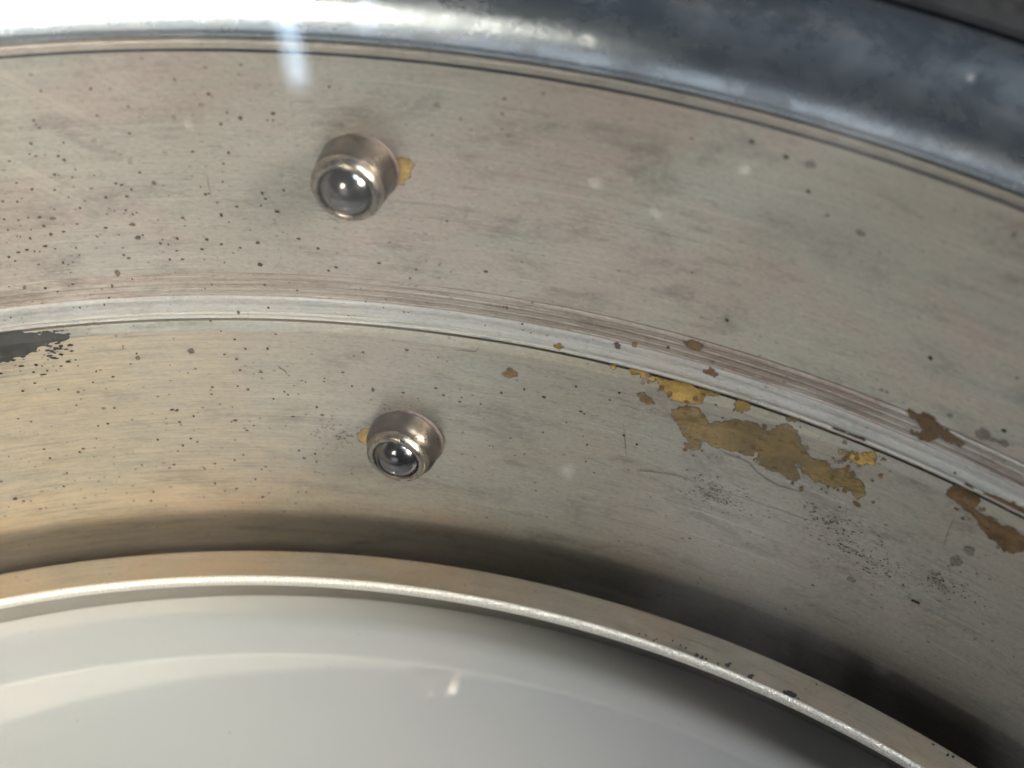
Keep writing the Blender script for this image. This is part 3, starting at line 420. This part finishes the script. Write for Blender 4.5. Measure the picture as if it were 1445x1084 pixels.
# ---------------------------------------------------------------- wear on the walls
LOOK = dict(main='brass', p2='brass', p3='brass_bright', p4='brass_bright', p5='brass', p6='brass_bright', p6b='brass_brown', p7='brass_brown',
            p8='brass_brown', p9='pit', p9b='brass_brown', p10='brass_brown', p11='brass_brown', p12='brass_brown', p13='stain', p14='brass_brown',
            p15='brass', p16='brass_bright', p16b='brass_bright', p17='brass_bright', p18='brass_bright', smear='smear')
for k, pts in FEAT['patch'].items():
    par = low if sum(s for a, s in pts)/len(pts) < SS[3] else upp
    nm = {'smear': 'black_smear', 'p13': 'pink_stain', 'p9': 'dark_stain'}.get(k, 'brass_patch')
    lab = {'main': 'largest bare brass patch with frayed edges', 'smear': 'black greasy smear under the ridge'}.get(k)
    wall_patch(nm, pts, M[LOOK[k]], par, label=lab, fray=2 if k == 'main' else 3, edge=M['scratch'] if nm == 'brass_patch' else None)

def chips(name, keys, n, mat, parent, spread, size, lift):
    """small flakes round and on the larger patches"""
    out = []
    for i in range(n):
        pts = FEAT['patch'][rnd.choice(keys)]; a, s_ = rnd.choice(pts)
        out.append((a+rnd.gauss(0, spread), s_+rnd.gauss(0, spread*.7), rnd.choice(size)))
    return [c for c in out if .01 < c[1] < SS[2]]
def spot_mesh(name, spots, mat, parent, lift=6e-5, place=on_wall, squash=1.0):
    verts, faces = [], []
    for ph, s, r in spots:
        n = 9; a0 = rnd.random()*6.28; el = rnd.uniform(.75, 1.3)
        b = len(verts)
        for i in range(n):
            a = a0+2*math.pi*i/n; q = r*rnd.uniform(.75, 1.2)
            verts.append(place(ph+q*math.cos(a)*el/1.12, s+q*math.sin(a)/el*squash, lift))
        faces.append(tuple(range(b, b+n)))
    o = mesh_obj(name, verts, faces, mat, parent, smooth=False); o["kind"] = "stuff"
    return o
SEAM = SS[3]
sm = FEAT['patch']['smear']; sa = max(a for a, q in sm)
spot_mesh("smear_grime", [(sa-abs(rnd.gauss(0, .05)), min(SS[2]-.002, SS[1]+rnd.gauss(-.006, .012)), rnd.choice((.0006, .001, .0016, .0024))) for i in range(160)], M['smear'], low, 5e-5, squash=.5)
spot_mesh("brass_chips", chips("c", ['main', 'main', 'p3', 'p6', 'p11'], 90, None, None, .008, (.0008, .0011, .0016, .0024), 0), M['brass_brown'], low, 7e-5)
spot_mesh("plating_flakes", chips("f", ['main', 'main', 'p3', 'p6', 'p11'], 60, None, None, .006, (.0009, .0013, .002), 0), M['stain'], low, 6.5e-5)
scuff = []
for cx_, cs_, n_, sp_ in ((.0, .0, 150, .012), (.0, .0, 60, .006)):
    for ctr in FEAT['scuffs']:
        for i in range(n_//2): scuff.append((ctr[0]+rnd.gauss(0, sp_*1.3), ctr[1]+rnd.gauss(0, sp_*.8), rnd.choice((.0004, .0006, .0008, .0011))))
spot_mesh("scuffs", [q for q in scuff if q[1] < SS[1]], M['scratch'], low, 5.5e-5, squash=.6)
dark = [(a, s, r) for a, s, r, f in FEAT['spots'] if not f]
faint = [(a, s, r*1.1) for a, s, r, f in FEAT['spots'] if f]
for i in range(3600):                                         # the many finer pits: thick at the left, thin to the right
    ph = rnd.uniform(-1.15, .1); s = rnd.uniform(.005, SS[-1]-.01)
    dens = max(.05, min(1, (-.50-ph)/.28))
    if s > SS[-2]: dens *= max(.12, min(1, (SS[-2]+.17-s)/.12))
    if rnd.random() < dens*.9: dark.append((ph, s, rnd.choice((.0003, .0004, .0005, .0006, .0007, .0009, .0012))))
spot_mesh("dark_pits", [d for d in dark if d[1] < SEAM], M['pit'], low)
spot_mesh("dark_pits", [d for d in dark if d[1] >= SS[6]], M['pit'], upp)
spot_mesh("faint_pits", [d for d in faint if d[1] < SEAM], M['stain'], low, 5e-5)
spot_mesh("faint_pits", [d for d in faint if d[1] >= SS[6]], M['stain'], upp, 5e-5)
def scratch_mesh(name, lines, mat, parent):
    verts, faces = [], []
    for w, pts in lines:
        if len(pts) < 2: continue
        w *= .00028
        for i, (a, s) in enumerate(pts):
            a1, s1 = pts[min(i+1, len(pts)-1)]; a_, s_ = pts[max(i-1, 0)]
            dx, dy = (a1-a_)*1.12, s1-s_; L = math.hypot(dx, dy) or 1
            q = w if 0 < i < len(pts)-1 else w*.3
            verts += [on_wall(a-dy/L*q/1.12, s+dx/L*q, 8e-5), on_wall(a+dy/L*q/1.12, s-dx/L*q, 8e-5)]
        b = len(verts)-2*len(pts)
        for i in range(len(pts)-1): faces.append((b+2*i, b+2*i+1, b+2*i+3, b+2*i+2))
    o = mesh_obj(name, verts, faces, mat, parent, smooth=False); o["kind"] = "stuff"
scratch_mesh("scratches", [l for l in FEAT['lines'] if l[1] and l[1][0][1] < SEAM], M['scratch'], low)
scratch_mesh("scratches", [l for l in FEAT['lines'] if l[1] and l[1][0][1] >= SEAM], M['scratch'], upp)

# ---------------------------------------------------------------- retaining ring round the disc
ring = thing("retaining_ring", "narrow brownish metal ring with bright inner edge around the white disc", "ring")
lathe("ring_top", [(1.026, -.20), (1.0322, -.20), (1.0322, .0757), (1.0318, .0771), (1.0308, .0779), (1.0065, .0807)], M['ring'], ring, n=600)
lathe("bright_edge", [(1.0065, .0807), (1.0055, .0817), (1.0030, .0815), (1.0010, .0803), (1.0000, .0777), (.9999, .0755), (1.0005, .0738)], M['edge'], ring, n=600, sharp=60)
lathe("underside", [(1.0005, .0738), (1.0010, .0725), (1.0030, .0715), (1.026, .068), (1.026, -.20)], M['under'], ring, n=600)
def on_ring(ph, r, lift): 
    z = .0779+(1.0308-r)/(1.0308-1.0065)*.0028
    return (r*R*math.sin(ph), r*R*math.cos(ph), z*R+lift)
spot_mesh("dark_pits", FEAT['ring'], M['smear'], ring, place=on_ring)

# ---------------------------------------------------------------- white disc
disc = lathe("white_disc", [(.0005, 0), (1.0255, 0), (1.0255, -.10), (.0005, -.10)], M['white'], n=256, closed=True)
disc["label"] = "glossy white disc mirroring the wall, at the bottom inside the ring"; disc["category"] = "disc"

# ---------------------------------------------------------------- bezel
bez = thing("outer_bezel", "smudged chrome rolled rim round the top of the drum", "rim")
lathe("grooved_strip", [(1.21, .5409), (1.1890, .5409), (1.1832, .5412), (1.1828, .5418), (1.1843, .5463), (1.1850, .5468), (1.21, .5472)], M['upper'], bez, v0=.2, sharp=25)
pr = [(1.21, .5485), (1.1885, .5490), (1.1868, .5497), (1.1866, .5510)]
for i in range(1, 19):
    t = math.radians(25+65*i/18); pr.append((1.1866+.0788*(math.cos(math.radians(25))-math.cos(t)), .5510+.0730*(math.sin(t)-math.sin(math.radians(25)))))
pr += [(1.264, .5925), (1.2655, .5890), (1.2655, .48)]
lathe("rolled_rim", pr, M['chrome'], bez, v0=.3, sharp=50)
sur = lathe("dark_surround", [(1.2765, .45), (1.2765, .585), (1.2795, .5885), (1.66, .5885), (1.66, .45)], M['dark'], n=256)
sur["label"] = "dark flat surround beyond the chrome rim at the upper right corner"; sur["category"] = "surround"

# ---------------------------------------------------------------- cover glass lying on the rim
gls = lathe("cover_glass", [(.0005, .5945), (1.266, .5945), (1.266, .6105), (.0005, .6105)], M['glass'], n=256, closed=True)
gls["label"] = "clear cover glass over the drum, catching lamp reflections near the rim"; gls["category"] = "glass"

def dust_mat():
    k = NT("pale_dust")
    tr = k.n("ShaderNodeBsdfTransparent"); df = k.n("ShaderNodeBsdfDiffuse"); df.inputs[0].default_value = (.8, .8, .78, 1)
    tc = k.n("ShaderNodeTexCoord"); g = k.noise(k.scale(tc.outputs["Object"], (1500,)*3), 3, .6)
    mx = k.n("ShaderNodeMixShader"); k.link(k.ramp(g, .3, .7, .02, .16), mx.inputs[0])
    k.link(tr.outputs[0], mx.inputs[1]); k.link(df.outputs[0], mx.inputs[2]); k.link(mx.outputs[0], k.out.inputs[0])
    return k.m
M['dust'] = dust_mat()
dr = random.Random(21)
verts, faces = [], []
def speck(x, y, r):
    b = len(verts); n = 10; a0 = dr.random()*6
    for i in range(n):
        a = a0+2*math.pi*i/n; q = r*dr.uniform(.7, 1.2)
        verts.append(((x+q*math.cos(a))*R, (y+q*math.sin(a))*R, .6107*R))
    faces.append(tuple(range(b, b+n)))
for x, y, r in FEAT['dust']: speck(x, y, r)
for i in range(260):
    a = dr.uniform(-1.3, .4); q = dr.uniform(.45, 1.24)
    speck(q*math.sin(a), q*math.cos(a), dr.choice((.0006, .0008, .001, .0014)))
du = mesh_obj("dust_specks", verts, faces, M['dust'], gls, smooth=False); du["kind"] = "stuff"
